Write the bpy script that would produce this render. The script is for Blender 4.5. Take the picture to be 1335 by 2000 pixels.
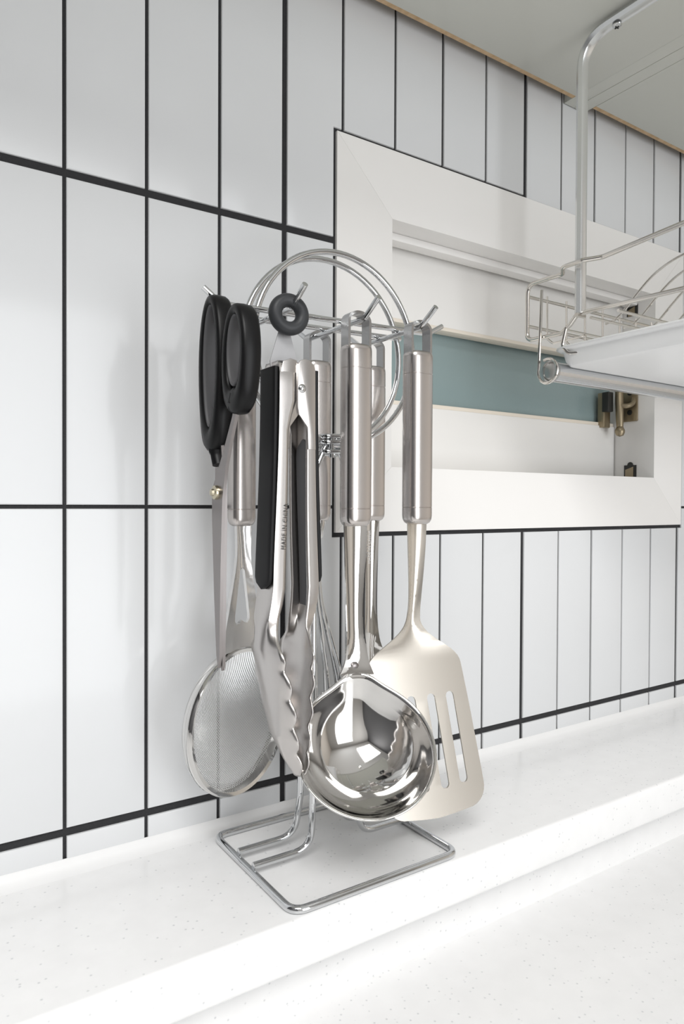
import bpy, bmesh, math, random
from mathutils import Vector, Matrix
random.seed(4)
S = 0.001                                   # everything below is written in millimetres
for o in list(bpy.data.objects): bpy.data.objects.remove(o)
scene = bpy.context.scene
COL = scene.collection

# ------------------------------------------------------------------ camera
CAM = Vector((-114.68, -532.35, 1.755)); YAW, PITCH, ROLL = 0.58835, -0.012567, 0.00437
F = Vector((math.sin(YAW)*math.cos(PITCH), math.cos(YAW)*math.cos(PITCH), math.sin(PITCH)))
R0 = Vector((math.cos(YAW), -math.sin(YAW), 0)); U0 = R0.cross(F)
R = math.cos(ROLL)*R0 + math.sin(ROLL)*U0; U = -math.sin(ROLL)*R0 + math.cos(ROLL)*U0
cd = bpy.data.cameras.new('camera'); cam = bpy.data.objects.new('camera', cd); COL.objects.link(cam)
cam.matrix_world = Matrix(((R.x, U.x, -F.x, CAM.x*S), (R.y, U.y, -F.y, CAM.y*S), (R.z, U.z, -F.z, CAM.z*S), (0, 0, 0, 1)))
cd.sensor_fit = 'VERTICAL'; cd.sensor_height = 36; cd.lens = 36*1370/2000; cd.clip_start = 0.01
scene.camera = cam

# ------------------------------------------------------------------ light and exposure
w = bpy.data.worlds.new('world'); scene.world = w; w.use_nodes = True
w.node_tree.nodes['Background'].inputs[0].default_value = (0.85, 0.93, 1.0, 1)
w.node_tree.nodes['Background'].inputs[1].default_value = 1.0
def area(name, loc, rot, sx, sy, power, col=(1, 1, 1)):
    l = bpy.data.lights.new(name, 'AREA'); l.shape = 'RECTANGLE'; l.size = sx; l.size_y = sy; l.energy = power; l.color = col
    o = bpy.data.objects.new(name, l); COL.objects.link(o); o.location = loc; o.rotation_euler = rot
    return o
area('daylight_of_room_window', (0.50, -2.36, -0.10), (math.radians(90), 0, 0), 1.10, 1.90, 62, (0.97, 0.985, 1.0))
area('added_overhead_fill', (-0.60, -1.35, 1.15), (0, 0, 0), 0.9, 1.0, 78, (1, 0.99, 0.975))  # invented overhead fill, added to brighten worktop and ledge from above
scene.view_settings.view_transform = 'Standard'; scene.view_settings.look = 'None'
scene.view_settings.gamma = 1; scene.view_settings.use_curve_mapping = False
scene.view_settings.exposure = -1.30

# ------------------------------------------------------------------ materials
def mat(name, col, rough=0.5, metal=0.0, coat=0.0, spec=0.5):
    m = bpy.data.materials.new(name); m.use_nodes = True
    b = m.node_tree.nodes['Principled BSDF']
    b.inputs['Base Color'].default_value = (*col, 1); b.inputs['Roughness'].default_value = rough
    b.inputs['Metallic'].default_value = metal; b.inputs['Coat Weight'].default_value = coat
    b.inputs['Specular IOR Level'].default_value = spec
    return m
def nodes(m): return m.node_tree.nodes, m.node_tree.links, m.node_tree.nodes['Principled BSDF']
def noise(m, scale, detail=2, vec=None, stretch=None):
    n, l, b = nodes(m); t = n.new('ShaderNodeTexNoise'); t.inputs['Scale'].default_value = scale; t.inputs['Detail'].default_value = detail
    tc = n.new('ShaderNodeTexCoord')
    mp = n.new('ShaderNodeMapping'); l.new(tc.outputs['Object'], mp.inputs[0]); l.new(mp.outputs[0], t.inputs['Vector'])
    if stretch: mp.inputs['Scale'].default_value = stretch
    return t
def bump(m, tex, strength, dist=0.001):
    n, l, b = nodes(m); bp = n.new('ShaderNodeBump'); bp.inputs['Strength'].default_value = strength; bp.inputs['Distance'].default_value = dist
    l.new(tex.outputs[0], bp.inputs['Height']); l.new(bp.outputs[0], b.inputs['Normal'])
def ramp(m, tex, stops, sock='Base Color'):
    n, l, b = nodes(m); r = n.new('ShaderNodeValToRGB'); e = r.color_ramp.elements
    e[0].position, e[0].color = stops[0][0], (*stops[0][1], 1); e[1].position, e[1].color = stops[1][0], (*stops[1][1], 1)
    for p, c in stops[2:]: k = e.new(p); k.color = (*c, 1)
    l.new(tex.outputs[0], r.inputs[0]); l.new(r.outputs[0], b.inputs[sock]); return r

M = {}
M['tile'] = mat('tile', (0.69, 0.70, 0.71), 0.13, spec=0.30)
bump(M['tile'], noise(M['tile'], 16, 1), 0.05, 0.004)
M['grout'] = mat('grout', (0.022, 0.022, 0.024), 0.85)
bump(M['grout'], noise(M['grout'], 900), 0.5)
M['stone'] = mat('stone', (0.86, 0.86, 0.86), 0.22)
def speck(m):
    n, l, b = nodes(m); tc = n.new('ShaderNodeTexCoord')
    v = n.new('ShaderNodeTexVoronoi'); v.inputs['Scale'].default_value = 230; l.new(tc.outputs['Object'], v.inputs['Vector'])
    r = n.new('ShaderNodeValToRGB'); e = r.color_ramp.elements
    e[0].position, e[0].color = 0.05, (1, 1, 1, 1); e[1].position, e[1].color = 0.24, (0, 0, 0, 1)
    l.new(v.outputs['Distance'], r.inputs[0])
    sp = n.new('ShaderNodeSeparateColor'); l.new(v.outputs['Color'], sp.inputs[0])
    g = n.new('ShaderNodeMath'); g.operation = 'GREATER_THAN'; g.inputs[1].default_value = 0.66; l.new(sp.outputs[0], g.inputs[0])
    mu = n.new('ShaderNodeMath'); mu.operation = 'MULTIPLY'; l.new(r.outputs[0], mu.inputs[0]); l.new(g.outputs[0], mu.inputs[1])
    mx = n.new('ShaderNodeMixRGB'); l.new(mu.outputs[0], mx.inputs[0])
    nz = noise(m, 60, 3); r2 = n.new('ShaderNodeValToRGB'); l.new(nz.outputs[0], r2.inputs[0])
    r2.color_ramp.elements[0].color = (0.86, 0.86, 0.86, 1); r2.color_ramp.elements[1].color = (0.93, 0.93, 0.93, 1)
    l.new(r2.outputs[0], mx.inputs[1]); mx.inputs[2].default_value = (0.64, 0.65, 0.66, 1)
    l.new(mx.outputs[0], b.inputs['Base Color'])
speck(M['stone'])
M['sealant'] = mat('sealant', (0.86, 0.86, 0.86), 0.35)
M['chrome'] = mat('chrome', (0.66, 0.67, 0.68), 0.07, 1)
M['polished'] = mat('polished_steel', (0.70, 0.69, 0.675), 0.06, 1)
M['blade'] = mat('satin_steel', (0.63, 0.59, 0.53), 0.22, 0.72)
M['brushed'] = mat('brushed_steel', (0.60, 0.565, 0.545), 0.25, 1)
bump(M['brushed'], noise(M['brushed'], 60, 3, stretch=(40, 40, 1)), 0.02, 0.0006)
nb = M['brushed'].node_tree.nodes['Principled BSDF']; nb.inputs['Anisotropic'].default_value = 0.4
M['tongsteel'] = mat('tong_steel', (0.60, 0.575, 0.56), 0.27, 1)
M['shearsteel'] = mat('shear_steel', (0.27, 0.25, 0.245), 0.30, 1)
M['strap'] = mat('strap_steel', (0.50, 0.50, 0.50), 0.25, 1)
M['neckmetal'] = mat('neck_steel', (0.78, 0.77, 0.76), 0.18, 1)
M['mesh'] = mat('mesh_wire', (0.80, 0.80, 0.80), 0.35, 1)
M['black'] = mat('black_plastic', (0.006, 0.006, 0.0065), 0.36, spec=0.22)
M['grip'] = mat('black_grip', (0.009, 0.009, 0.010), 0.5, spec=0.25)
M['softgrey'] = mat('grey_rubber', (0.10, 0.10, 0.105), 0.45, spec=0.3)
M['ringgrey'] = mat('ring_rubber', (0.035, 0.037, 0.040), 0.42, spec=0.3)
M['tab'] = mat('tab_steel', (0.42, 0.42, 0.43), 0.42, 0.3)
M['print'] = mat('black_print', (0.015, 0.015, 0.015), 0.6)
M['etch'] = mat('etched_print', (0.75, 0.75, 0.75), 0.6)
M['brassy'] = mat('screw_steel', (0.55, 0.50, 0.38), 0.25, 1)
M['winpaint'] = mat('window_paint', (0.86, 0.845, 0.825), 0.45)
bump(M['winpaint'], noise(M['winpaint'], 70, 3), 0.06)
M['winpanel'] = mat('window_panel', (0.86, 0.845, 0.82), 0.5)
M['winedge'] = mat('window_edge', (0.82, 0.75, 0.65), 0.5)
M['glass'] = mat('frosted_glass', (0.265, 0.345, 0.35), 0.2)
nz = noise(M['glass'], 420, 2); bump(M['glass'], nz, 0.35, 0.0005)
M['bronze'] = mat('antique_brass', (0.34, 0.28, 0.19), 0.38, 0.85)
M['dark'] = mat('dark_metal', (0.02, 0.02, 0.018), 0.5)
M['cabinet'] = mat('cabinet_laminate', (0.63, 0.635, 0.585), 0.38)
M['rawboard'] = mat('raw_board', (0.55, 0.38, 0.22), 0.8)
ramp(M['rawboard'], noise(M['rawboard'], 120, 3), ((0.3, (0.46, 0.31, 0.17)), (0.7, (0.62, 0.45, 0.28))))
M['alu'] = mat('aluminium', (0.84, 0.855, 0.86), 0.26, 0.9)
M['wire'] = mat('rack_wire', (0.74, 0.71, 0.67), 0.16, 1)
M['plastic'] = mat('white_plastic', (0.93, 0.94, 0.945), 0.30)
M['paint'] = mat('room_paint', (0.56, 0.55, 0.54), 0.7)
M['darkpaint'] = mat('dark_room_paint', (0.09, 0.09, 0.095), 0.6)
M['beigepaint'] = mat('beige_room_paint', (0.80, 0.74, 0.67), 0.7)
M['ceilpaint'] = mat('ceiling_paint', (0.82, 0.82, 0.81), 0.8)
M['wood'] = mat('floor_wood', (0.5, 0.44, 0.38), 0.5)
ramp(M['wood'], noise(M['wood'], 6, 5, stretch=(1, 12, 1)), ((0.3, (0.17, 0.14, 0.12)), (0.7, (0.28, 0.24, 0.20))))
M['basecab'] = mat('base_cabinet_paint', (0.70, 0.70, 0.68), 0.4)
M['darkcab'] = mat('dark_cabinet_paint', (0.05, 0.052, 0.055), 0.35)
M['pane'] = mat('bright_window_pane', (0.8, 0.85, 0.9), 0.1)

# ------------------------------------------------------------------ helpers (millimetres in, metres out)
ORG = {}
def thing(name, loc, label, cat, group=None):
    o = bpy.data.objects.new(name, None); COL.objects.link(o); o.location = Vector(loc)*S; o.empty_display_size = 0.01
    o['label'] = label; o['category'] = cat
    if group: o['group'] = group
    ORG[o] = Vector(loc); return o
def struct_root(name, loc):
    o = bpy.data.objects.new(name, None); COL.objects.link(o); o.location = Vector(loc)*S; o.empty_display_size = 0.01
    o['kind'] = 'structure'; ORG[o] = Vector(loc); return o
def mesh_obj(name, me, m, parent=None, smooth=True, angle=35):
    o = bpy.data.objects.new(name, me); COL.objects.link(o)
    if m: me.materials.append(M[m])
    if smooth:
        me.polygons.foreach_set('use_smooth', [True]*len(me.polygons))
        try: me.set_sharp_from_angle(angle=math.radians(angle))
        except Exception: pass
    if parent: o.parent = parent; ORG[o] = ORG[parent]
    else: ORG[o] = Vector((0, 0, 0))
    return o
def obj(name, verts, faces, m, parent=None, smooth=True, angle=35):
    og = ORG[parent] if parent else Vector((0, 0, 0))
    me = bpy.data.meshes.new(name); me.from_pydata([tuple((Vector(v)-og)*S) for v in verts], [], faces); me.validate()
    bm = bmesh.new(); bm.from_mesh(me); bmesh.ops.recalc_face_normals(bm, faces=bm.faces); bm.to_mesh(me); bm.free()
    return mesh_obj(name, me, m, parent, smooth, angle)
def bm_obj(name, bm, m, parent=None, smooth=True, angle=35):
    og = ORG[parent] if parent else Vector((0, 0, 0))
    for v in bm.verts: v.co = (v.co-og)*S
    bmesh.ops.recalc_face_normals(bm, faces=bm.faces)
    me = bpy.data.meshes.new(name); bm.to_mesh(me); bm.free()
    return mesh_obj(name, me, m, parent, smooth, angle)
def struct(o, kind='structure'): o['kind'] = kind; return o
def tag(o, label, cat): o['label'] = label; o['category'] = cat; return o

def box_bm(x0, x1, y0, y1, z0, z1, bev=0, seg=2, bm=None):
    bm2 = bmesh.new()
    bmesh.ops.create_cube(bm2, size=1)
    for v in bm2.verts: v.co = Vector(((x0+x1)/2+v.co.x*(x1-x0), (y0+y1)/2+v.co.y*(y1-y0), (z0+z1)/2+v.co.z*(z1-z0)))
    if bev: bmesh.ops.bevel(bm2, geom=bm2.edges[:], offset=bev, segments=seg, affect='EDGES', profile=0.5)
    if bm is None: return bm2
    t = bpy.data.meshes.new('t'); bm2.to_mesh(t); bm2.free(); bm.from_mesh(t); bpy.data.meshes.remove(t); return bm
def box(name, x0, x1, y0, y1, z0, z1, m, parent=None, bev=0, seg=2, smooth=True):
    return bm_obj(name, box_bm(x0, x1, y0, y1, z0, z1, bev, seg), m, parent, smooth)

def rounded(pts, rad, seg=6, closed=False):
    """round the corners of a polyline"""
    P = [Vector(p) for p in pts]; n = len(P); out = []
    for i in range(n):
        if not closed and i in (0, n-1): out.append(P[i]); continue
        a, b, c = P[i-1], P[i], P[(i+1) % n]
        r = rad[i] if isinstance(rad, (list, tuple)) else rad
        u = (a-b); v = (c-b); lu, lv = u.length, v.length; u.normalize(); v.normalize()
        ang = u.angle(v)
        if r <= 0 or ang > 3.1: out.append(b); continue
        d = min(r/math.tan(ang/2), lu*0.49, lv*0.49)
        p0, p1 = b+u*d, b+v*d
        for k in range(seg+1):
            t = k/seg; out.append((1-t)**2*p0+2*t*(1-t)*b+t*t*p1)
    return out
def smooth_path(pts, n=40):
    """Catmull-Rom through points"""
    P = [Vector(p) for p in pts]; out = []
    per = max(2, n//(len(P)-1))
    for i in range(len(P)-1):
        p0 = P[max(i-1, 0)]; p1 = P[i]; p2 = P[i+1]; p3 = P[min(i+2, len(P)-1)]
        for k in range(per):
            t = k/per
            out.append(0.5*((2*p1)+(p2-p0)*t+(2*p0-5*p1+4*p2-p3)*t*t+(3*p1-p0-3*p2+p3)*t**3))
    out.append(P[-1]); return out
def tube_geo(path, r, sides=12, closed=False, cap=True, sx=1.0, sy=1.0, up=None):
    P = [Vector(p) for p in path]; n = len(P); V = []; Fc = []
    T = []
    for i in range(n):
        if closed: t = P[(i+1) % n]-P[i-1]
        else: t = P[min(i+1, n-1)]-P[max(i-1, 0)]
        T.append(t.normalized())
    ref = Vector(up) if up else (Vector((0, 0, 1)) if abs(T[0].z) < 0.9 else Vector((1, 0, 0)))
    nrm = (ref-T[0]*ref.dot(T[0])).normalized()
    for i in range(n):
        if i: nrm = (nrm-T[i]*nrm.dot(T[i])).normalized()
        if up: nrm = (ref-T[i]*ref.dot(T[i])).normalized()
        bn = T[i].cross(nrm); rr = r[i] if isinstance(r, (list, tuple)) else r
        for k in range(sides):
            a = 2*math.pi*k/sides
            V.append(P[i]+nrm*(math.cos(a)*rr*sx)+bn*(math.sin(a)*rr*sy))
    m = n if closed else n-1
    for i in range(m):
        j = (i+1) % n
        for k in range(sides):
            k2 = (k+1) % sides; Fc.append((i*sides+k, i*sides+k2, j*sides+k2, j*sides+k))
    if cap and not closed:
        Fc.append(tuple(range(sides))[::-1]); Fc.append(tuple((n-1)*sides+k for k in range(sides)))
    return V, Fc
def tube(name, path, r, m, parent=None, **kw):
    V, Fc = tube_geo(path, r, **kw); return obj(name, V, Fc, m, parent)
def tubes(name, paths, r, m, parent=None, **kw):
    V, Fc = [], []
    for p in paths:
        v, f = tube_geo(p, r, **kw); b = len(V); V += v; Fc += [tuple(i+b for i in q) for q in f]
    return obj(name, V, Fc, m, parent)
def lathe(name, profile, m, parent, centre, axis=(0, 0, 1), n=40, sx=1.0, sy=1.0, closed_prof=False, xdir=None):
    """profile: (radius, height along axis)"""
    A = Vector(axis).normalized(); X = Vector(xdir) if xdir else (Vector((1, 0, 0)) if abs(A.x) < 0.9 else Vector((0, 1, 0)))
    X = (X-A*X.dot(A)).normalized(); Y = A.cross(X); C = Vector(centre); V = []; Fc = []; k = len(profile)
    for i in range(n):
        a = 2*math.pi*i/n
        for r, h in profile: V.append(C+X*(math.cos(a)*r*sx)+Y*(math.sin(a)*r*sy)+A*h)
    for i in range(n):
        j = (i+1) % n
        for q in range(k-1): Fc.append((i*k+q, j*k+q, j*k+q+1, i*k+q+1))
        if closed_prof: Fc.append((i*k+k-1, j*k+k-1, j*k, i*k))
    o = obj(name, V, Fc, m, parent)
    me = o.data; bm = bmesh.new(); bm.from_mesh(me); bmesh.ops.remove_doubles(bm, verts=bm.verts, dist=1e-6)
    bmesh.ops.recalc_face_normals(bm, faces=bm.faces); bm.to_mesh(me); bm.free()
    me.polygons.foreach_set('use_smooth', [True]*len(me.polygons)); me.set_sharp_from_angle(angle=math.radians(35))
    return o
def grid(name, nu, nv, fn, m, parent, thick=0, closed_u=False, angle=40):
    V = [fn(i/(nu if closed_u else nu-1), j/(nv-1)) for j in range(nv) for i in range(nu)]; Fc = []
    for j in range(nv-1):
        for i in range(nu if closed_u else nu-1):
            i2 = (i+1) % nu; Fc.append((j*nu+i, j*nu+i2, (j+1)*nu+i2, (j+1)*nu+i))
    o = obj(name, V, Fc, m, parent, angle=angle)
    if thick:
        md = o.modifiers.new('thickness', 'SOLIDIFY'); md.thickness = thick*S; md.offset = 0
    return o
def plate(name, outline, holes, thick, m, parent, fmap, cuts=(), ucuts=(), bev=0.0, angle=40):
    """flat outline (u, v) with holes, given a thickness, cut across and bent by fmap(u, v, w)"""
    cu = bpy.data.curves.new('t', 'CURVE'); cu.dimensions = '2D'; cu.fill_mode = 'BOTH'; cu.extrude = thick/2
    for loop in [outline]+list(holes):
        sp = cu.splines.new('POLY'); sp.points.add(len(loop)-1); sp.use_cyclic_u = True
        for i, (u, v) in enumerate(loop): sp.points[i].co = (u, v, 0, 1)
    t = bpy.data.objects.new('t', cu); COL.objects.link(t)
    dg = bpy.context.evaluated_depsgraph_get(); me = bpy.data.meshes.new_from_object(t.evaluated_get(dg))
    bpy.data.objects.remove(t); bpy.data.curves.remove(cu)
    bm = bmesh.new(); bm.from_mesh(me); bpy.data.meshes.remove(me)
    bmesh.ops.remove_doubles(bm, verts=bm.verts, dist=1e-4)
    for c in cuts: bmesh.ops.bisect_plane(bm, geom=bm.verts[:]+bm.edges[:]+bm.faces[:], plane_co=(0, c, 0), plane_no=(0, 1, 0), dist=1e-4)
    for c in ucuts: bmesh.ops.bisect_plane(bm, geom=bm.verts[:]+bm.edges[:]+bm.faces[:], plane_co=(c, 0, 0), plane_no=(1, 0, 0), dist=1e-4)
    for v in bm.verts: v.co = Vector(fmap(v.co.x, v.co.y, v.co.z))
    return bm_obj(name, bm, m, parent, True, angle)
def lerp(tab, x):
    """piecewise-linear with smoothstep-free ends; tab sorted by first entry"""
    if x <= tab[0][0]: return tab[0][1]
    for (a, va), (b, vb) in zip(tab, tab[1:]):
        if x <= b: return va+(vb-va)*(x-a)/(b-a)
    return tab[-1][1]
def spl(tab, x):
    """monotone-ish cubic (Catmull-Rom tangents) through a sorted table"""
    n = len(tab)
    if x <= tab[0][0]: return tab[0][1]
    if x >= tab[-1][0]: return tab[-1][1]
    for i in range(n-1):
        a, va = tab[i]; b, vb = tab[i+1]
        if x <= b:
            h = b-a; t = (x-a)/h
            ma = (vb-tab[i-1][1])/(b-tab[i-1][0]) if i else (vb-va)/h
            mb = (tab[i+2][1]-va)/(tab[i+2][0]-a) if i+2 < n else (vb-va)/h
            return (2*t**3-3*t**2+1)*va+(t**3-2*t**2+t)*h*ma+(-2*t**3+3*t**2)*vb+(t**3-t**2)*h*mb
def text(name, body, size, m, parent, mw, extrude=0.03):
    cu = bpy.data.curves.new('t', 'FONT'); cu.body = body; cu.size = size; cu.extrude = extrude; cu.align_x = 'LEFT'; cu.space_character = 1.08
    t = bpy.data.objects.new('t', cu); COL.objects.link(t)
    dg = bpy.context.evaluated_depsgraph_get(); me = bpy.data.meshes.new_from_object(t.evaluated_get(dg))
    bpy.data.objects.remove(t); bpy.data.curves.remove(cu)
    bm = bmesh.new(); bm.from_mesh(me); bpy.data.meshes.remove(me)
    for v in bm.verts: v.co = mw @ v.co
    return bm_obj(name, bm, m, parent, False)

# ------------------------------------------------------------------ tiled wall
LEDGE = -266.0
WX0, WX1, WZ0, WZ1 = 233.0, 787.0, -25.0, 337.0       # outer edge of the window casing
OX0, OX1, OZ0, OZ1 = 296.0, 724.0, 36.5, 272.0        # its opening
wb = bmesh.new()
for a in ((-1300, OX0-30, -1200, 1200), (OX1+30, 1900, -1200, 1200), (OX0-30, OX1+30, -1200, OZ0-30), (OX0-30, OX1+30, OZ1+30, 1200)):
    box_bm(a[0], a[1], 2.0, 120, a[2], a[3], bm=wb)
wall = struct(bm_obj('wall_back', wb, 'grout', None, False))
def prism(name, poly, y0, y1, m, parent, bev=1.0):
    bm = bmesh.new()
    fr = [bm.verts.new((x, y0, z)) for x, z in poly]; bk = [bm.verts.new((x, y1, z)) for x, z in poly]
    n = len(poly); f0 = bm.faces.new(fr); bm.faces.new(bk[::-1])
    for i in range(n): bm.faces.new((fr[i], bk[i], bk[(i+1) % n], fr[(i+1) % n]))
    bmesh.ops.recalc_face_normals(bm, faces=bm.faces)
    if bev: bmesh.ops.bevel(bm, geom=f0.edges[:], offset=bev, segments=3, affect='EDGES', profile=0.5)
    return bm_obj(name, bm, m, parent, True, 30)
ZR = [(-716, 3), (-477, 1.4), (-238.7, 3.1), (-1.7, 1.4), (238.7, 3.1), (477, 1.4), (716, 3)]     # joint height, half width
def hw(i): return 2.6 if i % 5 == 3 else 1.35
CL = 3.0                                             # caulk line round the casing
for i in range(-7, 22):
    x0, x1 = 60*i+hw(i), 60*(i+1)-hw(i+1)
    for (za, ha), (zb, hb) in zip(ZR[1:], ZR[2:]):
        z0, z1 = max(za+ha, LEDGE-6), min(zb-hb, 640)
        if z1-z0 < 5: continue
        a0, a1, b0, b1 = WX0-CL, WX1+CL, WZ0-CL*1.4, WZ1+CL
        if x0 > 480: b1 = WZ1+0.5
        j = lambda: random.uniform(-0.25, 0.25)
        if x1 <= a0 or x0 >= a1 or z1 <= b0 or z0 >= b1:
            poly = [(x0, z0), (x1, z0), (x1, z1), (x0, z1)]
            prism('tile', poly, j(), 5, 'tile', wall); continue
        inx = x0 >= a0 and x1 <= a1
        if inx:
            if z1 > b1: prism('tile', [(x0, b1), (x1, b1), (x1, z1), (x0, z1)], j(), 5, 'tile', wall)
            if z0 < b0: prism('tile', [(x0, z0), (x1, z0), (x1, b0), (x0, b0)], j(), 5, 'tile', wall)
        else:
            left = x0 < a0
            xa, xb = (x0, a0) if left else (a1, x1)
            if z1 > b1:       # notched at its lower corner
                poly = [(x0, z0), (a0, z0), (a0, b1), (x1, b1), (x1, z1), (x0, z1)] if left else [(a1, z0), (x1, z0), (x1, z1), (x0, z1), (x0, b1), (a1, b1)]
            elif z0 < b0:
                poly = [(x0, z0), (x1, z0), (x1, b0), (a0, b0), (a0, z1), (x0, z1)] if left else [(x0, z0), (x1, z0), (x1, z1), (a1, z1), (a1, b0), (x0, b0)]
            else: poly = [(xa, z0), (xb, z0), (xb, z1), (xa, z1)]
            prism('tile', poly, j(), 5, 'tile', wall)

# ------------------------------------------------------------------ window set into the wall
win = struct_root('window_1', (510, 0, 36))
def frame_piece(name, poly): return prism(name, poly, -1.0, 24, 'winpaint', win, 0.15)
g = 0.12
frame_piece('casing_stile', [(WX0, WZ0), (OX0, OZ0), (OX0, OZ1), (WX0, WZ1)])
frame_piece('casing_stile', [(OX1, OZ0), (WX1, WZ0), (WX1, WZ1), (OX1, OZ1)])
frame_piece('casing_rail', [(WX0+g, WZ1), (OX0+g, OZ1), (OX1-g, OZ1), (WX1-g, WZ1)])
frame_piece('casing_rail', [(WX0+g, WZ0), (WX1-g, WZ0), (OX1-g, OZ0), (OX0+g, OZ0)])
box('reveal_panel', OX1, OX1+10, 24, 95, OZ0-10, OZ1+10, 'winpaint', win)
box('reveal_panel', OX0-10, OX0, 24, 95, OZ0-10, OZ1+10, 'winpaint', win)
box('reveal_panel', OX0-10, OX1+10, 24, 95, OZ1, OZ1+12, 'winpaint', win)
box('sill', OX0-10, OX1+10, 24, 95, OZ0-12, OZ0, 'winpaint', win)
box('stop_bead', OX0+.2, OX1-.2, 24.5, 40, 264.5, 271.9, 'winpaint', win, 0.8)
box('upper_panel', OX0, OX1-0.5, 46, 58, 193.5, 274, 'winpanel', win, 0.8)
box('panel_edge', OX0, OX1-0.5, 45.5, 62, 190.5, 194.5, 'winedge', win, 0.5)
box('lower_panel', OX0, OX1-1.5, 57, 68, OZ0-8, 107, 'winpanel', win, 0.8)
box('glazing_bead', OX0, OX1-1.5, 58.5, 70, 106.5, 111.5, 'winedge', win, 0.6)
box('glass_pane', OX0, OX1, 66, 70, 100, 200, 'glass', win)
# brass fastener on the right-hand reveal
lt = box('latch_plate', OX1-2.6, OX1, 22, 48, 112, 158, 'bronze', win, 1.0)
tube('latch_handle', [(705, 38, 152), (704.5, 37, 136), (704, 36, 120), (704, 35.5, 104)], [5.0, 5.4, 5.0, 4.4], 'bronze', lt, sides=14)
lathe('latch_knob', [(0.01, -7), (4.5, -5.5), (6.3, -1.5), (6.3, 1.5), (4.8, 5), (3.5, 6.5), (0.01, 6.5)], 'bronze', lt, (704, 35.5, 98), n=20)
tube('latch_arm', smooth_path([(722, 28, 142), (716, 25, 135), (708, 28, 131), (702, 38, 133)], 16), 3.2, 'bronze', lt, sides=10)
box('latch_bracket', 690, 704, 50, 60, 104, 150, 'bronze', lt, 1.0)
box('latch_catch', 688, 699, 42, 52, 124, 150, 'dark', lt, 1.0)
lathe('screw_hole', [(0.01, 0), (3.6, 0), (3.6, 0.5), (0.01, 0.5)], 'dark', lt, (OX1-2.7, 33, 124), axis=(-1, 0, 0), n=16)
lathe('screw_hole', [(0.01, 0), (3.6, 0), (3.6, 0.5), (0.01, 0.5)], 'dark', lt, (OX1-2.7, 33, 150), axis=(-1, 0, 0), n=16)
def striker(z0, z1, y0, y1):
    p = box('striker_slot', OX1-0.8, OX1+0.4, y0, y1, z0, z1, 'dark', win)
    lathe('striker_notch', [(0.01, 0), (4.2, 0), (4.2, 0.8), (0.01, 0.8)], 'dark', p, (OX1-0.1, (y0+y1)/2, z1), axis=(-1, 0, 0), n=16)
    prism_pts = [(y0+4, z0), (y1-2, z0), (y1-2, z1-6), (y0+4, z1-2)]
    obj('striker_plate', [(OX1-1.2, y, z) for y, z in prism_pts]+[(OX1-0.9, y, z) for y, z in prism_pts],
        [(0, 1, 2, 3), (7, 6, 5, 4), (0, 4, 5, 1), (1, 5, 6, 2), (2, 6, 7, 3), (3, 7, 4, 0)], 'bronze', p, False)
striker(36.6, 54, 14+10, 32+10); striker(252, 266, 24, 40)
wallback = box('reveal_back', OX0-25, OX1+25, 96, 100, OZ0-25, OZ1+25, 'winpanel', win)

# ------------------------------------------------------------------ ledge, sealant and worktop
CT = -338.0
LF, RI = -146.0, -130.0
bm = bmesh.new(); box_bm(-1200, 1800, LF, 1.0, -300, LEDGE, bm=bm)
fe = [e for e in bm.edges if all(abs(v.co.y-LF) < .1 for v in e.verts) and abs(e.verts[0].co.z-e.verts[1].co.z) < .1]
bmesh.ops.bevel(bm, geom=fe, offset=3.2, segments=4, affect='EDGES', profile=0.5)
box_bm(-1200, 1800, RI, 1.0, CT, -300, bm=bm)
tag(bm_obj('stone_ledge', bm, 'stone'), 'raised white speckled stone ledge along the foot of the tiled wall', 'ledge')
tag(box('countertop', -1200, 1800, -640, RI+60, CT-30, CT, 'stone', None, 1.0), 'white speckled stone worktop below the raised ledge', 'countertop')
V, Fc = [], []
prof = [(0.2, -257.5), (-0.9, -258.3), (-3.2, -261.5), (-6.2, -264.3), (-10.5, -265.7), (-12, -266.2), (0.5, -266.4)]
for x in (-1200, 1800): V += [(x, y, z) for y, z in prof]
n = len(prof); Fc = [(i, (i+1) % n, n+(i+1) % n, n+i) for i in range(n)]
struct(obj('trim_1', V, Fc, 'sealant', None))

# ------------------------------------------------------------------ wall cabinets above
CZ = 459.0
def wall_cabinet(x0, x1, label):
    c = thing('wall_cabinet', ((x0+x1)/2, -180, CZ), label, 'cabinet', 'wall cabinets over the worktop')
    box('bottom_panel', x0+18, x1-18, -345, -17.5, CZ, CZ+18, 'cabinet', c, 0.4)
    box('raw_edge', x0+18, x1-18, -17.5, -12.6, CZ+0.3, CZ+18, 'rawboard', c)
    for a, b in ((x0, x0+18), (x1-18, x1)): box('side_panel', a+.25, b-.25, -345, -1, CZ+0.15, 1150, 'cabinet', c, 0.5)
    box('back_panel', x0+18, x1-18, -14, -10, CZ+60, 1150, 'cabinet', c)
    dw = (x1-x0)/2
    for k in range(2):
        d = box('door', x0+k*dw+1.5, x0+(k+1)*dw-1.5, -366, -347, CZ-2, 1145, 'basecab', c, 1.0)
        hx = x0+dw+(-30 if k == 0 else 30)
        tube('handle', rounded([(hx, -366, CZ+60), (hx, -392, CZ+60), (hx, -392, CZ+190), (hx, -366, CZ+190)], 8), 4, 'alu', d)
    return c
wall_cabinet(-338.5, 559.5, 'left wall cabinet with grey-green underside and raw board back edge')
wall_cabinet(559.5, 1457.5, 'right wall cabinet with grey underside, beyond the panel seam')

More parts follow.
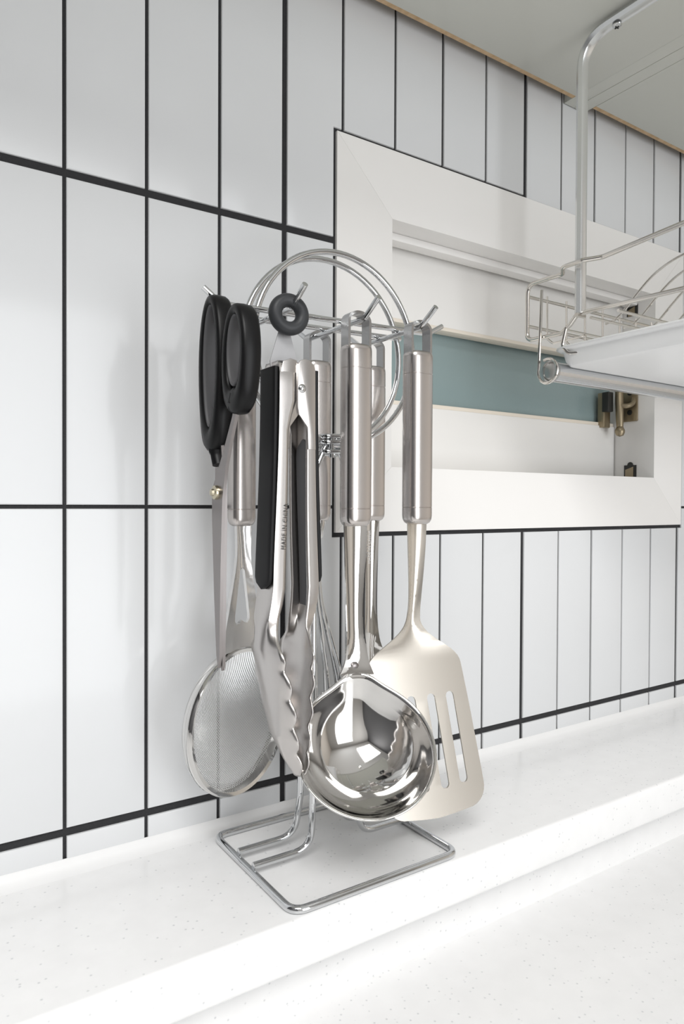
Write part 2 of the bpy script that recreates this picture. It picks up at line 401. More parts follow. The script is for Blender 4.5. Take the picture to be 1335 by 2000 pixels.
# ------------------------------------------------------------------ utensil rack
RX, RC = 181.0, -75.0
rack = thing('utensil_rack', (RX, -79, LEDGE), 'chrome wire utensil stand with double ring and hooks on the ledge', 'utensil rack')
bz = LEDGE+2.8
b0 = [(110, -16, bz), (110, -141, bz), (253, -141, bz), (253, -16, bz)]
tube('base_frame', rounded(b0, 11, 8, True), 2.8, 'chrome', rack, closed=True, sides=14)
def zt(x): return 139.5+0.026*(x-181)
for sgn in (-1, 1):
    for y in (-57.5, -82.0):
        yt = -66 if y > -70 else -84
        xb, xu = RX+sgn*70.5, RX+sgn*22
        path = rounded([(xb, y, bz+4.6), (xu+sgn*0, y, bz+4.6), (xu, yt, bz+40), (xu, yt, 25), (RX+sgn*11, yt, 46), (RX+sgn*4, yt, 49)], [0, 15, 25, 20, 8, 0], 7)
        tube('upright', path, 2.6, 'chrome', rack)
for y in (-84, -66):
    tube('ring', [(RX+72*math.cos(2*math.pi*k/72), y, 120+72*math.sin(2*math.pi*k/72)) for k in range(72)], 2.4, 'chrome', rack, closed=True)
tube('hook_wire', rounded([(69, -88.4, 146), (82, -88.4, zt(82)), (266, -88.4, zt(266)), (281, -88.4, 150)], 7, 5), 2.1, 'chrome', rack)
tube('cross_wire', [(104, -61.6, zt(104)), (258, -61.6, zt(258))], 2.1, 'chrome', rack)
HX = (121, 181, 234)
for x in HX:
    z = zt(x)-4.1
    tube('hook_wire', rounded([(x, -134.5, z+11.5), (x, -117, z), (x, -37, z), (x, -23, z+9)], 6, 5), 2.1, 'chrome', rack)
hub = tube('hub_bar', [(165, -75, 44), (197, -75, 44)], 3.4, 'chrome', rack)
for z in (40.5, 47.5, 52):
    tube('hub_collar', rounded([(166, -89, z), (196, -89, z+0.6), (196, -61, z+0.6), (166, -61, z)], 7, 5, True), 1.9, 'chrome', rack, closed=True)
for x in (172, 190): tube('hub_tie', [(x, -88, 54), (x, -88, 36)], 2.0, 'chrome', rack)

# ------------------------------------------------------------------ utensils with round steel handles
def strap(parent, x, y, ztop, zbot, half=10.2, wid=9.5, t=2.0, m='strap'):
    pts = [(x-half, zbot), (x-half, ztop-half*0.72)]
    for k in range(1, 12):
        a = math.pi-math.pi*k/12; pts.append((x+half*math.cos(a), ztop-half*0.72+half*0.72*math.sin(a)))
    pts += [(x+half, ztop-half*0.72), (x+half, zbot)]
    V, Fc = [], []
    n = len(pts)
    for i, (px, pz) in enumerate(pts):
        a = Vector((pts[max(i-1, 0)])); b = Vector((pts[min(i+1, n-1)])); d = (b-a).normalized(); nr = Vector((-d.y, d.x))
        for s in (0, -1):
            q = Vector((px, pz))+nr*(t*s)
            V += [(q.x, y-wid/2, q.y), (q.x, y+wid/2, q.y)]
    for i in range(n-1):
        a, b = i*4, i*4+4
        Fc += [(a, a+1, b+1, b), (a+2, b+2, b+3, a+3), (a, b, b+2, a+2), (a+1, a+3, b+3, b+1)]
    Fc += [(0, 2, 3, 1), (n*4-4, n*4-3, n*4-1, n*4-2)]
    return obj('hanging_loop', V, Fc, m, parent, True, 50)
def handle(parent, x, y, zt_, zb, r=11.0):
    L = zt_-zb
    def groove(z): return [(r, z+1.6), (r, z+0.35), (r-0.3, z+0.12), (r-0.3, z-0.12), (r, z-0.35), (r, z-1.6)]
    prof = [(0.01, 0), (r-2.2, 0), (r-0.8, -0.8), (r-0.2, -2.2), (r, -4.5)]+groove(-17.2)+[(r, -L*0.3), (r, -L*0.6)]+groove(-L+12.8)
    prof += [(r, -L+6.5), (r-0.4, -L+3.6), (r-1.6, -L+1.3), (r-3.6, -L), (0.01, -L)]
    V, Fc = [], []; N = 48; kk = len(prof)
    for i in range(N):
        a = 2*math.pi*i/N; ca, sa = math.cos(a), math.sin(a)
        ux, uy = math.copysign(abs(ca)**0.62, ca), 0.80*math.copysign(abs(sa)**0.62, sa)
        V += [(x+ux*q, y+uy*q, zt_+h) for q, h in prof]
    for i in range(N):
        j = (i+1) % N
        for q in range(kk-1): Fc.append((i*kk+q, j*kk+q, j*kk+q+1, i*kk+q+1))
    return obj('handle', V, Fc, 'brushed', parent, True, 40)
def arcpts(cx, cy, r, a0, a1, n): return [(cx+r*math.cos(math.radians(a0+(a1-a0)*k/n)), cy+r*math.sin(math.radians(a0+(a1-a0)*k/n))) for k in range(n+1)]

# slotted turner
TX, TY = 234.0, -114.0
tu = thing('slotted_turner', (TX, TY, -230), 'slotted steel turner with wide satin blade, rightmost on the utensil stand', 'turner')
strap(tu, TX, TY, 142.0, 112); handle(tu, TX, TY, 118, -14)
half_w = [(-12, 9.3), (-30, 8.6), (-52, 7.2), (-72, 5.8), (-84, 5.8), (-91, 7.0), (-97, 11), (-103, 18), (-109, 27), (-114, 34.5), (-118.5, 39.2), (-122.5, 41.6), (-128, 42.5)]
HW = sorted((z, h) for z, h in half_w)
right = [(spl(HW, z), z) for z in [-12-3*k for k in range(39)]]
right += [(43.4, -160), (44.6, -208)]+arcpts(44.8-17, -219.5, 17, 0, -78, 8)
bot = [(14, -238.2), (0, -239.2), (-14, -238.2)]
outline = right+bot+[(-u, v) for u, v in right[::-1]]
holes = []
for c in (-26.5, -9.0, 9.0, 26.5):
    r_ = 3.7; top, bt = -147, -220+abs(c)*0.1
    holes.append(arcpts(c, top-r_, r_, 0, 180, 8)+arcpts(c, bt+r_, r_, 180, 360, 8))
ytab = sorted([(-8, 0), (-40, 0.5), (-70, 2.0), (-88, 4.0), (-100, 5.0), (-112, 5.5), (-121, 5), (-135, 2.5), (-175, -4.5), (-240, -15)])
def tmap(u, v, w_):
    h = spl(HW, max(v, -127)); k2 = min(1, max(0, (-v-55)/60)); yaw = math.radians(8)*k2*k2*(3-2*k2)
    cup = 0
    if v > -121:
        k = min(1, max(0, (v+121)/30)); cup = (3.4*k)*(1-(u/max(h, 1))**2)
    n_ = cup+w_
    return (TX+1.5*max(0, min(1, (-v-90)/20))+10.0*max(0, min(1, (-v-112)/118))+u*math.cos(yaw)+n_*math.sin(yaw), TY+spl(ytab, v)-u*math.sin(yaw)+n_*math.cos(yaw), v)
plate('blade', outline, holes, 1.3, 'blade', tu, tmap, cuts=[-14-4*k for k in range(28)]+[-126, -132, -138, -146, -154], ucuts=(-8, -6, -4, -2, 0, 2, 4, 6, 8, -20, 20))

# ladle
LX, LY = 179.0, -110.0
la = thing('ladle', (LX, LY-20, -228), 'polished steel soup ladle with round bowl, hanging in front of the turner', 'ladle')
strap(la, LX, LY, 141.5, 112); handle(la, LX, LY, 117, -15)
BR, BT, BY = 47.5, math.radians(44), math.radians(25)
fw = Vector((-math.sin(BY), -math.cos(BY), 0)); UP = Vector((0, 0, 1))
nrm = fw*math.cos(BT)+UP*math.sin(BT); upv = -fw*math.sin(BT)+UP*math.cos(BT); sdv = Vector((math.cos(BY), -math.sin(BY), 0))
bc = Vector((181.0, -110, -128))-upv*(BR+5)
BS = (BR*BR+33*33)/66
def bowlpt(u, v):
    a = 2*math.pi*u; ca, sa = math.cos(a), math.sin(a)
    d = math.atan2(math.sin(a-math.pi/2), math.cos(a-math.pi/2))
    rad = BR*v
    depth = -(math.sqrt(BS*BS-rad*rad)-(BS-33))
    if v > 0.93: rad += (v-0.93)*20
    fl = 1/(1+(abs(d)/0.28)**3.2)
    k = max(0, (v-0.45)/0.55)
    rad += fl*k**2.2*7
    depth += fl*k**1.5*-2.5
    out = bc+sdv*(ca*rad)+upv*(sa*rad)+nrm*depth
    # the lip by the handle turns up towards the neck
    out += (UP*4.0+fw*3.0)*(fl*max(0, k)**4)
    return out
grid('bowl', 120, 36, lambda u, v: bowlpt(u, max(v, 0.004)), 'polished', la, thick=1.2, closed_u=True, angle=60)
attach = bowlpt(0.25, 1.0)
AZ = attach.z
LHW = sorted([(-12, 10.2), (-40, 9.2), (-70, 8.2), (-95, 8.0), (AZ+12, 8.6), (AZ+5, 10), (AZ-1, 12.5), (AZ-6, 14)])
zs = [-12+(AZ-1.5+12)*k/30 for k in range(31)]
rt = [(spl(LHW, z), z) for z in zs]
lyt = sorted([(-10, 0), (-50, 0), (-80, 1.0), (AZ+14, 0.4+(attach.y-LY)*0.45), (AZ+5, (attach.y-LY)*0.85), (AZ-4, attach.y-LY+0.2)])
def lmap(u, v, w_):
    h = spl(LHW, v); k = min(1, max(0, (v-AZ-2)/25))
    return (LX+(attach.x-LX)*max(0, min(1, (-v-50)/(-AZ-50)))+u*math.cos(BY*(1-k)), LY+spl(lyt, v)-u*math.sin(BY*(1-k))+3.4*k*(1-(u/h)**2)+w_, v)
plate('neck', rt+[(-u, v) for u, v in rt[::-1]], [], 1.4, 'polished', la, lmap, cuts=zs[1:-1], ucuts=(-8, -6, -4, -2, 0, 2, 4, 6, 8))
lathe('rivet', [(0.01, 0.9), (2.4, 0.7), (3.5, 0), (3.5, -0.8), (0.01, -0.8)], 'shearsteel', la, (attach.x-0.5, LY+spl(lyt, AZ+6)+0.2, AZ+6), axis=(0, -1, 0.3), n=20, sx=1.2, sy=0.75)

# serving spoon behind the ladle
SX, SY = 240.0, -46.0
sp = thing('serving_spoon', (SX, SY, -205), 'steel serving spoon half hidden behind the ladle and turner', 'spoon')
strap(sp, SX, SY, 141.5, 112); handle(sp, SX, SY, 118, -13)
SHW = sorted([(-10, 8.4), (-40, 7.0), (-75, 6.2), (-100, 6.8), (-118, 10), (-132, 17), (-150, 25), (-170, 28), (-188, 24), (-200, 13), (-204, 3)])
rt = [(max(0.6, spl(SHW, -10-4*k)), -10-4*k) for k in range(49)]
def smap(u, v, w_):
    h = max(1, spl(SHW, v)); k = min(1, max(0, (-v-110)/40)); e = min(1, max(0, (-v-185)/20))
    return (SX+u, SY+(2.6*(1-k)+9*k*(1-e*0.8))*(1-(u/h)**2)+w_, v)
plate('spoon_head', rt+[(-u, v) for u, v in rt[::-1]], [], 1.4, 'polished', sp, smap, cuts=[-14-4*k for k in range(47)], ucuts=(-6, -4, -2, 0, 2, 4, 6, -14, 14, -20, 20))
text('etched_text', 'MADE IN CHINA', 3.6, 'etch', sp, Matrix.Translation((SX-0.2, SY+0.5, -50)) @ Matrix(((0, -1, 0, 0), (0, 0, -1, 0), (1, 0, 0, 0), (0, 0, 0, 1))))

# whisk
HXw, HYw = 185.5, -45.0
wh = thing('balloon_whisk', (HXw, HYw, -215), 'balloon wire whisk with steel handle, between the tongs and the ladle', 'whisk')
strap(wh, HXw, HYw, 141.0, 112); handle(wh, HXw, HYw, 116.5, -13)
for k in range(7):
    a = math.pi*k/7+0.2; c, s = math.cos(a), math.sin(a)
    prof = [(3.2, -10), (4.0, -50), (7.0, -80), (15, -110), (23, -140), (26, -165), (22, -190), (12, -207), (0, -213-k*0.9)]
    pts = [(HXw+r_*c, HYw+3+r_*s, z) for r_, z in prof]+[(HXw-r_*c, HYw+3-r_*s, z) for r_, z in prof[::-1][1:]]
    tube('whisk_wire', smooth_path(pts, 64), 1.0, 'chrome', wh, sides=8)
lathe('wire_ferrule', [(0.01, 0), (7.2, 0), (7.4, -2), (5.6, -14), (4.9, -15), (0.01, -15)], 'polished', wh, (HXw, HYw, -12), n=28)

# mesh strainer
STX, STY = 119.5, -43.0
st = thing('mesh_strainer', (STX, STY, -222), 'round fine-mesh strainer with steel rim, lowest at the left', 'strainer')
strap(st, STX, STY, 139.0, 110); handle(st, STX, STY, 115, -16, 10.2)
TH = math.radians(24)
ex = Vector((math.cos(TH), math.sin(TH), 0)); en = Vector((math.sin(TH), -math.cos(TH), 0))
sc = Vector((119, -42, -165.5))
rimR = 54.0
def sfr(r, a, d): return sc+ex*(r*math.cos(a))+Vector((0, 0, 1))*(r*math.sin(a))+en*d
rp = [(rimR-1.6, 2.6), (rimR+1.2, 3.4), (rimR+2.4, 1.2), (rimR+1.6, -4.5), (rimR-0.6, -8), (rimR-2.4, -8), (rimR-1.6, -4)]
n, V, Fc = 72, [], []
for i in range(n):
    for r_, d in rp: V.append(sfr(r_, 2*math.pi*i/n, d))
k = len(rp)
for i in range(n):
    j = (i+1) % n
    for q in range(k): Fc.append((i*k+q, j*k+q, j*k+(q+1) % k, i*k+(q+1) % k))
rim = obj('rim', V, Fc, 'polished', st, True, 45)
V, Fc = [], []
mr = rimR-1.4
def mdep(r): return -4.5-17*(1-(r/mr)**2)
pitch = 1.55
for di in (0, 1):
    for q in range(-40, 41):
        off = q*pitch
        if abs(off) > mr-0.5: continue
        hl = math.sqrt(mr*mr-off*off); m_ = max(4, int(hl/3.2)); path = []
        for s in range(m_+1):
            t = -hl+2*hl*s/m_
            ca, sa = math.cos(0.62), math.sin(0.62)
            u, v = (t, off) if di == 0 else (off, t)
            uu, vv = u*ca-v*sa, u*sa+v*ca
            path.append(sc+ex*uu+Vector((0, 0, 1))*vv+en*(mdep(math.hypot(uu, vv))+(0.3 if di else 0)))
        v_, f_ = tube_geo(path, 0.33, sides=4, cap=False); b = len(V); V += v_; Fc += [tuple(i+b for i in x) for x in f_]
ms = obj('mesh', V, Fc, 'mesh', rim, True, 80); ms['kind'] = 'stuff'
def nhw(z): return spl(sorted([(-12, 6.4), (-32, 6.0), (-46, 7.2), (-62, 11), (-80, 16.5), (-95, 20.5), (-106, 23), (-113, 26)]), z)
rt = [(nhw(-12-3*k), -12-3*k) for k in range(34)]
hole = [(0, -48)]+[(u, z) for u, z in ((2.2, -50), (3.4, -58), (5.6, -70), (8.2, -83), (8.6, -88), (6.2, -91), (2.5, -90), (0, -88.2))]
hole = hole+[(-u, z) for u, z in hole[::-1][1:-1]]
def stmap(u, v, w_):
    k = min(1, max(0, (-v-20)/60))
    d = ex*(u*k)+Vector((u*(1-k), 0, 0))
    p = Vector((STX, STY+1.0*k, v))+d+en*(w_+1.6*(u/nhw(v))**2)
    return p
plate('neck', rt+[(-u, v) for u, v in rt[::-1]], [hole], 2.4, 'neckmetal', st, stmap, cuts=[-16-4*k for k in range(25)], ucuts=(-12, -9, -6, -3, 0, 3, 6, 9, 12))

# tongs
tg = thing('kitchen_tongs', (121, -114, -178), 'closed steel tongs with black grips and scalloped ends, hung by a grey ring', 'tongs')
lathe('hanging_ring', [(9.6+4.7*math.cos(2*math.pi*k/20), 4.7*math.sin(2*math.pi*k/20)) for k in range(20)], 'ringgrey', tg, (118.0, -118.0, 128.6), axis=(-0.16, -1, 0.05), n=48, closed_prof=True)
obj('pull_tab', [(113, -113.4, 118), (121.5, -113.4, 118), (131.5, -113.4, 86), (107.5, -113.4, 86), (106.5, -113.4, 97), (113, -112.6, 118), (121.5, -112.6, 118), (131.5, -112.6, 86), (107.5, -112.6, 86), (106.5, -112.6, 97)],
    [(0, 1, 2, 3, 4), (9, 8, 7, 6, 5), (0, 5, 6, 1), (1, 6, 7, 2), (2, 7, 8, 3), (3, 8, 9, 4), (4, 9, 5, 0)], 'tab', tg, False)
ZT = [96, 93, 88, 80, 70, 60, 50, 45, 38, 30, 15, 0, -20, -40, -55, -66, -75, -82, -88]+[-90-1.5*k for k in range(1, 60)]
ZT = [z for z in ZT if z >= -178]
def arm(side):
    wx = sorted([(96, 13.2), (60, 13.4), (30, 14.0), (0, 15.0), (-55, 17.2), (-85, 17.2), (-110, 15.0), (-140, 11.5), (-165, 7.5), (-178, 3.2)])
    hd = sorted([(96, 8), (90, 11), (-55, 11), (-75, 11.2), (-85, 13.5), (-92, 19), (-102, 22.5), (-130, 22.5), (-150, 18.5), (-165, 12.5), (-174, 7), (-178, 3)])
    cy = sorted([(96, -113), (-70, -113), (-100, -120), (-130, -125), (-155, -130), (-178, -134)])
    fl = sorted([(96, 12.0), (66, 12.0), (62, 10), (56, 7.0), (40, 6.8), (20, 7.2), (-40, 8.6), (-65, 8.2), (-80, 5.5), (-90, 3.5), (-130, 4.0), (-165, 3.0), (-178, 1)])
    NS = 17
    def prof(z):
        x0 = 121.4-8.5*min(1, max(0, (-z-60)/35))*min(1, max(0.3, (z+190)/40))+side*spl(wx, z); h = spl(hd, z); c = spl(cy, z); f = spl(fl, z)
        k = min(1, max(0, (-z-72)/20)); out = []
        sc_ = min(1, (-88-z)/6)*(5.0*abs(math.sin(math.pi*(z+88)/18.0))-3.4)*min(1, h/12)*min(1, (z+180)/8) if z < -88 else 0
        for s in range(NS):
            t = s/(NS-1)
            # channel section with crisp corners
            if t < 0.25: p = (f*(1-t/0.25), -1)
            elif t > 0.75: p = (f*((t-0.75)/0.25), 1)
            else: p = (0, -1+2*(t-0.25)/0.5)
            # paddle section, a shallow curve
            a = -1+2*t; q = (f*1.6*a*a, a)
            x, y = p[0]*(1-k)+q[0]*k, p[1]*(1-k)+q[1]*k
            out.append(Vector((x0-side*x, c-h*y-sc_*y**7, z)))
        return out
    rows = [prof(z) for z in ZT]
    V = [p for r_ in rows for p in r_]; Fc = []
    for j in range(len(ZT)-1):
        for i in range(NS-1): Fc.append((j*NS+i, j*NS+i+1, (j+1)*NS+i+1, (j+1)*NS+i))
    o = obj('arm', V, Fc, 'tongsteel', tg, True, 50)
    md = o.modifiers.new('thickness', 'SOLIDIFY'); md.thickness = 1.1*S; md.offset = 0
    # moulded grip on the outer face
    def gp(u, v):
        z = 92-148*v
        h = 10.6
        if v > 0.93: h *= math.sqrt(max(0.0, 1-((v-0.93)/0.07)**2))+0.02
        x0 = 121.4+side*(spl(wx, z)+0.6)
        a = 2*math.pi*u; ca, sa = math.cos(a), math.sin(a)
        ex_ = 0.35
        y = h*math.copysign(abs(ca)**ex_, ca); x = 1.7+1.7*math.copysign(abs(sa)**ex_, sa)
        return Vector((x0+side*x, -113+y, z))
    NU, NV = 28, 40
    V = [gp(i/NU, j/(NV-1)) for j in range(NV) for i in range(NU)]
    Fc = [(j*NU+i, j*NU+(i+1) % NU, (j+1)*NU+(i+1) % NU, (j+1)*NU+i) for j in range(NV-1) for i in range(NU)]
    Fc += [tuple(range(NU)), tuple((NV-1)*NU+i for i in range(NU))]
    gpo = obj('grip', V, Fc, 'grip', o, True, 60)
    return o
armL = arm(-1); armR = arm(1)
def linx(z): return 121.4+spl(sorted([(60, 13.4), (30, 14.0), (0, 15.0), (-55, 17.2), (-85, 17.2)]), z)-1.2
lz = [46-6*k for k in range(22)]
def linhalf(z): return 9.0*min(1, math.sqrt(max(0.0, 1-max(0, (z-34)/12)**2)))*min(1, math.sqrt(max(0.02, 1-max(0, (-68-z)/12)**2)))+0.2
V, Fc = [], []
for z in lz:
    x = linx(z); h = linhalf(z); V += [(x, -112.5-h, z), (x, -112.5+h, z), (x-1.6, -112.5+h, z), (x-1.6, -112.5-h, z)]
for i in range(len(lz)-1):
    for q in range(4): Fc.append((i*4+q, i*4+(q+1) % 4, i*4+4+(q+1) % 4, i*4+4+q))
Fc += [(0, 1, 2, 3), tuple(len(V)-4+q for q in range(4))]
obj('inner_lining', V, Fc, 'softgrey', armR, True, 40)
# overlapping hinge cheek with its rivet
ch = [(121.0, 94), (122.5, 97), (126, 98.5), (130, 98), (133.3, 95), (134.6, 92), (134.9, 48), (135.2, 38), (129.2, 38), (128.6, 53), (122.0, 61), (121.0, 66)]
prism('hinge_cheek', ch, -125.6, -124.4, 'tongsteel', tg, 0.3)
ch2 = [(108.6, 90), (110.5, 95.5), (116, 98), (120.5, 97), (122.6, 92), (122.6, 66), (122.2, 61), (115.8, 52.5), (115.2, 38), (108.6, 38)]
prism('hinge_cheek', ch2, -124.4, -123.4, 'tongsteel', tg, 0.3)
lathe('rivet', [(0.01, 1.6), (1.6, 1.3), (2.6, 0.6), (3.0, 0), (3.0, -1), (0.01, -1)], 'chrome', tg, (124.2, -125.6, 78.5), axis=(0, -1, 0), n=24)
text('printed_text', 'MADE IN CHINA', 3.9, 'print', armL, Matrix.Translation((112.4, -124.75, -29.5)) @ Matrix(((0.06, -1, 0, 0), (0, 0, -1, 0), (1, 0.06, 0, 0), (0, 0, 0, 1))))

# scissors
sx_ = 77.0
sci = thing('kitchen_scissors', (sx_, -100, -112), 'black-handled kitchen scissors hanging at the left end of the stand', 'scissors')
def loop(name, cy, cz, ay, az, lean, taper, heavy=0.0):
    pts_o, pts_i, TK = [], [], []
    for k in range(48):
        a = 2*math.pi*k/48; y = ay*math.cos(a)*(1+taper*math.sin(a)); z = az*math.sin(a)
        tk = 3.6+heavy*max(0, -math.sin(a))**3; TK.append(tk)
        e = tk-3.6
        pts_o.append(Vector((sx_, cy+y*(1-0.3*e/ay)+lean*z, cz+z*(1-e/az))))
        zi = heavy+(az-3.6-heavy)*math.sin(a)
        pts_i.append(Vector((sx_, cy+y*(1-3.8/ay)+lean*zi, cz+zi)))
    def ringgeo(pts, rw, rts, nm, m, par):
        n = len(pts); V, Fc = [], []; K = 12
        for i in range(n):
            rt_ = rts[i]; t = (pts[(i+1) % n]-pts[i-1]).normalized(); X = Vector((1, 0, 0)); nr = t.cross(X).normalized()
            for q in range(K):
                a = 2*math.pi*q/K; ca, sa = math.cos(a), math.sin(a)
                V.append(pts[i]+X*(rw*math.copysign(abs(ca)**0.6, ca))+nr*(rt_*math.copysign(abs(sa)**0.6, sa)))
        for i in range(n):
            for q in range(K): Fc.append((i*K+q, i*K+(q+1) % K, ((i+1) % n)*K+(q+1) % K, ((i+1) % n)*K+q))
        return obj(nm, V, Fc, m, par, True, 60)
    o = ringgeo(pts_o, 6.6, TK, name, 'black', sci)
    ringgeo(pts_i, 5.4, [0.9]*48, 'soft_lining', 'softgrey', o)
    return o
far = loop('handle_loop', -92.5, 88, 14.0, 49, -0.02, 0.16, 5.0)
near = loop('handle_loop', -130, 91.5, 13.5, 31, -0.03, 0.05, 5.5)
# stems running from the loops to the pivot
tube('stem', smooth_path([(sx_, -90, 48), (sx_+0.5, -93, 36), (sx_+1, -96, 27)], 12), [6.0]*7+[5.2]*6, 'black', far, sides=12, sx=1.0, sy=0.75)
tube('stem', smooth_path([(sx_, -128, 70), (sx_-0.5, -126, 64), (sx_-1, -124.5, 60)], 12), [6.6]*7+[5.6]*6, 'black', near, sides=12, sx=1.0, sy=0.9)
def blade(name, pts, x):
    V = [(x-1.1, y, z) for y, z in pts]+[(x+1.1, y, z) for y, z in pts]; n = len(pts)
    Fc = [tuple(range(n)), tuple(range(2*n-1, n-1, -1))]+[(i, n+i, n+(i+1) % n, (i+1) % n) for i in range(n)]
    return obj(name, V, Fc, 'shearsteel', sci, True, 30)
blade('blade', [(-91, 40), (-90, 12), (-90.5, -20), (-95, -70), (-99, -104), (-101.5, -110), (-103, -106), (-104, -60), (-105.5, 0), (-104, 18), (-100, 40)], sx_+1.2)
blade('blade', [(-126, 62), (-108, 34), (-90.5, 10), (-91, -10), (-94.5, -60), (-98.5, -100), (-101, -108), (-103.5, -100), (-105, -40), (-107.5, 4), (-113, 26), (-121, 44), (-128, 58)], sx_-1.2)
lathe('pivot_screw', [(0.01, 4.4), (2.2, 4.2), (2.6, 2.6), (4.6, 2.0), (4.9, 0.6), (4.9, 0), (0.01, 0)], 'brassy', sci, (sx_-2.3, -98.5, 8.5), axis=(-1, 0, 0), n=24)

# ------------------------------------------------------------------ hanging dish rack
DX = 461.0
dr = thing('hanging_dish_rack', (DX+200, -150, 176), 'steel wire dish rack hung from the wall cabinet by a grey bar', 'dish rack')
def bracket(x):
    pts = rounded([(x, -88, 188), (x, -88, 452.5), (x, -330, 452.5)], 30, 10)
    b = tube('hanger_bar', pts, 6.4, 'alu', dr, sides=8, sx=1.0, sy=0.72, up=None)
    for y in (-126, -300):
        s = lathe('screw', [(0.01, 1.9), (2.4, 1.6), (4.2, 0.4), (4.4, -0.4), (0.01, -0.4)], 'chrome', b, (x, y, 446.8), axis=(0, 0, -1), n=20)
        for q in (0, 1):
            box('screw_cross', x-(2.2 if q else .4), x+(2.2 if q else .4), y-(.4 if q else 2.2), y+(.4 if q else 2.2), 444.4, 445.2, 'dark', s)
for x in (DX, DX+400): bracket(x)
def end_frame(x):
    up = rounded([(x-0, -330, 252), (x, -112, 236.5), (x-10, -98, 235.5), (x-12, -76, 234.6), (x+1, -66, 233), (x, -50, 233), (x, -21, 233), (x, -21, 174.5), (x, -66, 173.5), (x, -76, 180), (x, -84, 188), (x, -97, 188.5), (x, -330, 183)], [0, 8, 7, 8, 8, 8, 10, 8, 6, 6, 6, 6, 0], 6)
    tube('end_frame', up, 2.3, 'wire', dr)
for x in (DX, DX+400): end_frame(x)
for z in (221, 190): tube('back_wire', [(DX, -21, z), (DX+400, -21, z)], 1.8, 'wire', dr, sides=8)
tube('front_wire', [(DX, -330, 252), (DX+400, -330, 252)], 2.3, 'wire', dr, sides=8)
tube('front_wire', [(DX, -330, 183), (DX+400, -330, 183)], 2.3, 'wire', dr, sides=8)
tube('bar_foot', [(DX-6, -88, 186.5), (DX+6, -88, 186.5)], 2.4, 'wire', dr, sides=8)
for y in (-70, -100, -130, -200, -270): tube('floor_wire', [(DX, y, 176+0.6*(y < -75)*10), (DX+400, y, 176+0.6*(y < -75)*10)], 1.5, 'wire', dr, sides=8)
for k in range(12):
    x = DX+30+32*k
    tube('basket_wire', rounded([(x, -21.5, 226), (x, -22, 181), (x, -30, 174), (x, -72, 174)], 5, 4), 1.2, 'wire', dr, sides=7)
for k in range(11):
    x = DX+40+30*k
    pts = [(x, -88, 184), (x, -98, 186), (x, -109, 193), (x, -121.6, 205), (x, -138, 218.5), (x, -156, 227), (x, -175, 231), (x, -196, 231), (x, -220, 225), (x, -243, 210), (x, -258, 188)]
    tube('plate_divider', smooth_path(pts, 40), 1.25, 'wire', dr, sides=8)
rod = tube('hanging_rod', [(DX-2, -53, 137), (DX+404, -53, 137)], 10.2, 'chrome', dr, sides=32)
lathe('rod_cap', [(0.01, 1.6), (6, 1.4), (9, 0.9), (10.2, 0), (11.4, -0.2), (11.6, -2.5), (10.3, -3)], 'strap', rod, (DX-2, -53, 137), axis=(-1, 0, 0), n=32)
for x in (DX-5, DX+398):
    pts = [(x+2, -42.5, 222), (x+1, -42.3, 190), (x, -42, 160)]+[(x-1, -53.5+12.2*math.cos(a), 137+12.2*math.sin(a)) for a in [0.3-0.3*k for k in range(19)]]
    tube('rod_hanger', pts, 1.6, 'wire', dr, sides=8)
tube('tray_hook', rounded([(DX-1, -72, 178), (DX-2, -68, 160), (DX+1, -74, 152), (DX+6, -86, 152)], 6, 4), 1.6, 'wire', dr, sides=8)
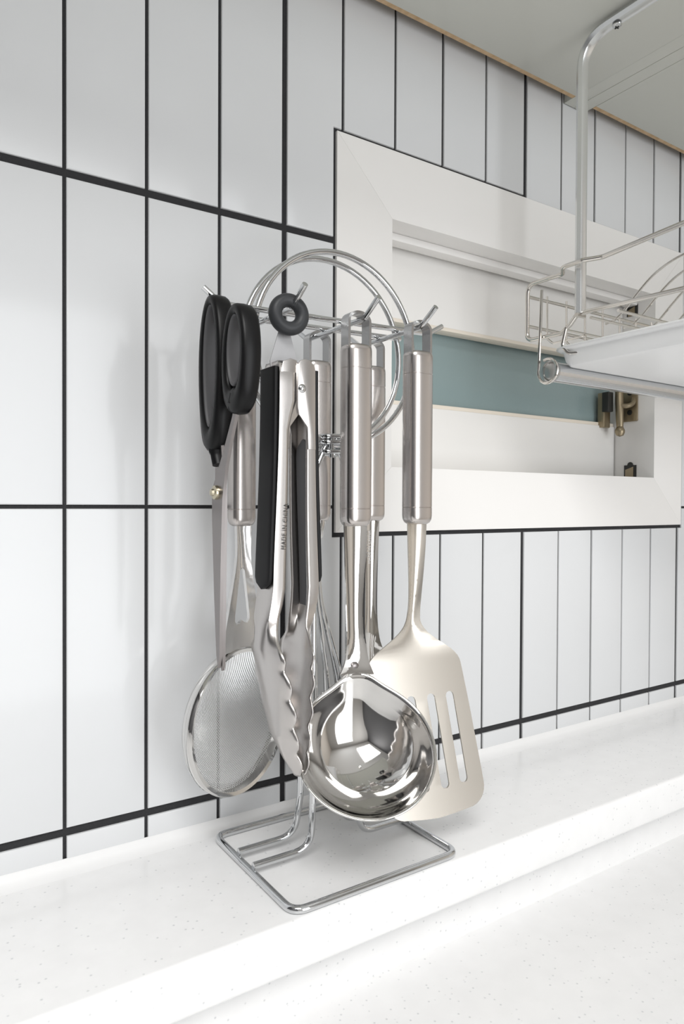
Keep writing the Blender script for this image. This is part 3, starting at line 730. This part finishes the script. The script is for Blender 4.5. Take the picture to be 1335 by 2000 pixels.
# drip tray under it
def tray():
    rows = [(0, 160), (2.2, 158.4), (5, 158.0), (6.5, 156.5), (9, 147), (12, 143.2), (16, 142.4)]
    x0, x1, y0, y1 = DX-3, DX+395, -330, -52
    V, Fc = [], []; n = 24
    def ringpts(ins, z):
        out = []; r_ = max(2, 20-ins*0.6)
        cx = [(x1-ins-r_, y1-ins-r_, 0), (x0+ins+r_, y1-ins-r_, 90), (x0+ins+r_, y0+ins+r_, 180), (x1-ins-r_, y0+ins+r_, 270)]
        for a, b, ang in cx:
            for k in range(6): t = math.radians(ang+18*k); out.append((a+r_*math.cos(t), b+r_*math.sin(t), z))
        return out
    for ins, z in rows: V += ringpts(ins, z)
    for j in range(len(rows)-1):
        for i in range(n): Fc.append((j*n+i, j*n+(i+1) % n, (j+1)*n+(i+1) % n, (j+1)*n+i))
    Fc.append(tuple((len(rows)-1)*n+i for i in range(n)))
    o = obj('drip_tray', V, Fc, 'plastic', None, True, 30)
    md = o.modifiers.new('thickness', 'SOLIDIFY'); md.thickness = 1.8*S; md.offset = 1
    return tag(o, 'white plastic drip tray slid under the dish rack', 'tray')
tray()

# ------------------------------------------------------------------ rest of the kitchen, behind and around the camera
struct(box('floor', -1300, 1900, -2400, 120, -1250, -1200, 'wood', None, smooth=False))
struct(box('ceiling', -1300, 1900, -2400, 120, 1200, 1250, 'ceilpaint', None, smooth=False))
struct(box('wall_left', -1350, -1300, -2400, 120, -1200, 1200, 'darkpaint', None, smooth=False))
struct(box('wall_right', 1900, 1950, -2400, 120, -1200, 1200, 'beigepaint', None, smooth=False))
fb = bmesh.new()
for a in ((-1300, -100, -1200, 1200), (1100, 1900, -1200, 1200), (-100, 1100, -1200, -1100), (-100, 1100, 900, 1200)): box_bm(a[0], a[1], -2450, -2400, a[2], a[3], bm=fb)
struct(bm_obj('wall_front', fb, 'paint', None, False))
w2 = struct_root('window_2', (500, -2425, -1100))
for a in ((-100, -55, -1100, 900), (1055, 1100, -1100, 900), (-55, 1055, 855, 900), (-55, 1055, -1100, -1055)):
    box('window_frame', a[0], a[1], -2450, -2395, a[2], a[3], 'winpaint', w2)
bc_ = thing('base_cabinet', (300, -300, -1200), 'white base cabinet under the stone worktop', 'cabinet')
box('carcass', -1200, 1800, -600, -5, -1200, CT-30, 'basecab', bc_)
for k in range(5): box('door', -1200+600*k+2, -600+600*k-2, -620, -600, -1100, CT-45, 'basecab', bc_, 1.5)
cl = thing('added_fill_fixture', (-600, -1350, 1158), 'flat square unseen fixture added over the overhead fill light, above and behind the viewer', 'lamp')  # unseen box added above the invented overhead fill light
box('fixture_box', -1050, -150, -1850, -850, 1158, 1200, 'plastic', cl, 2)
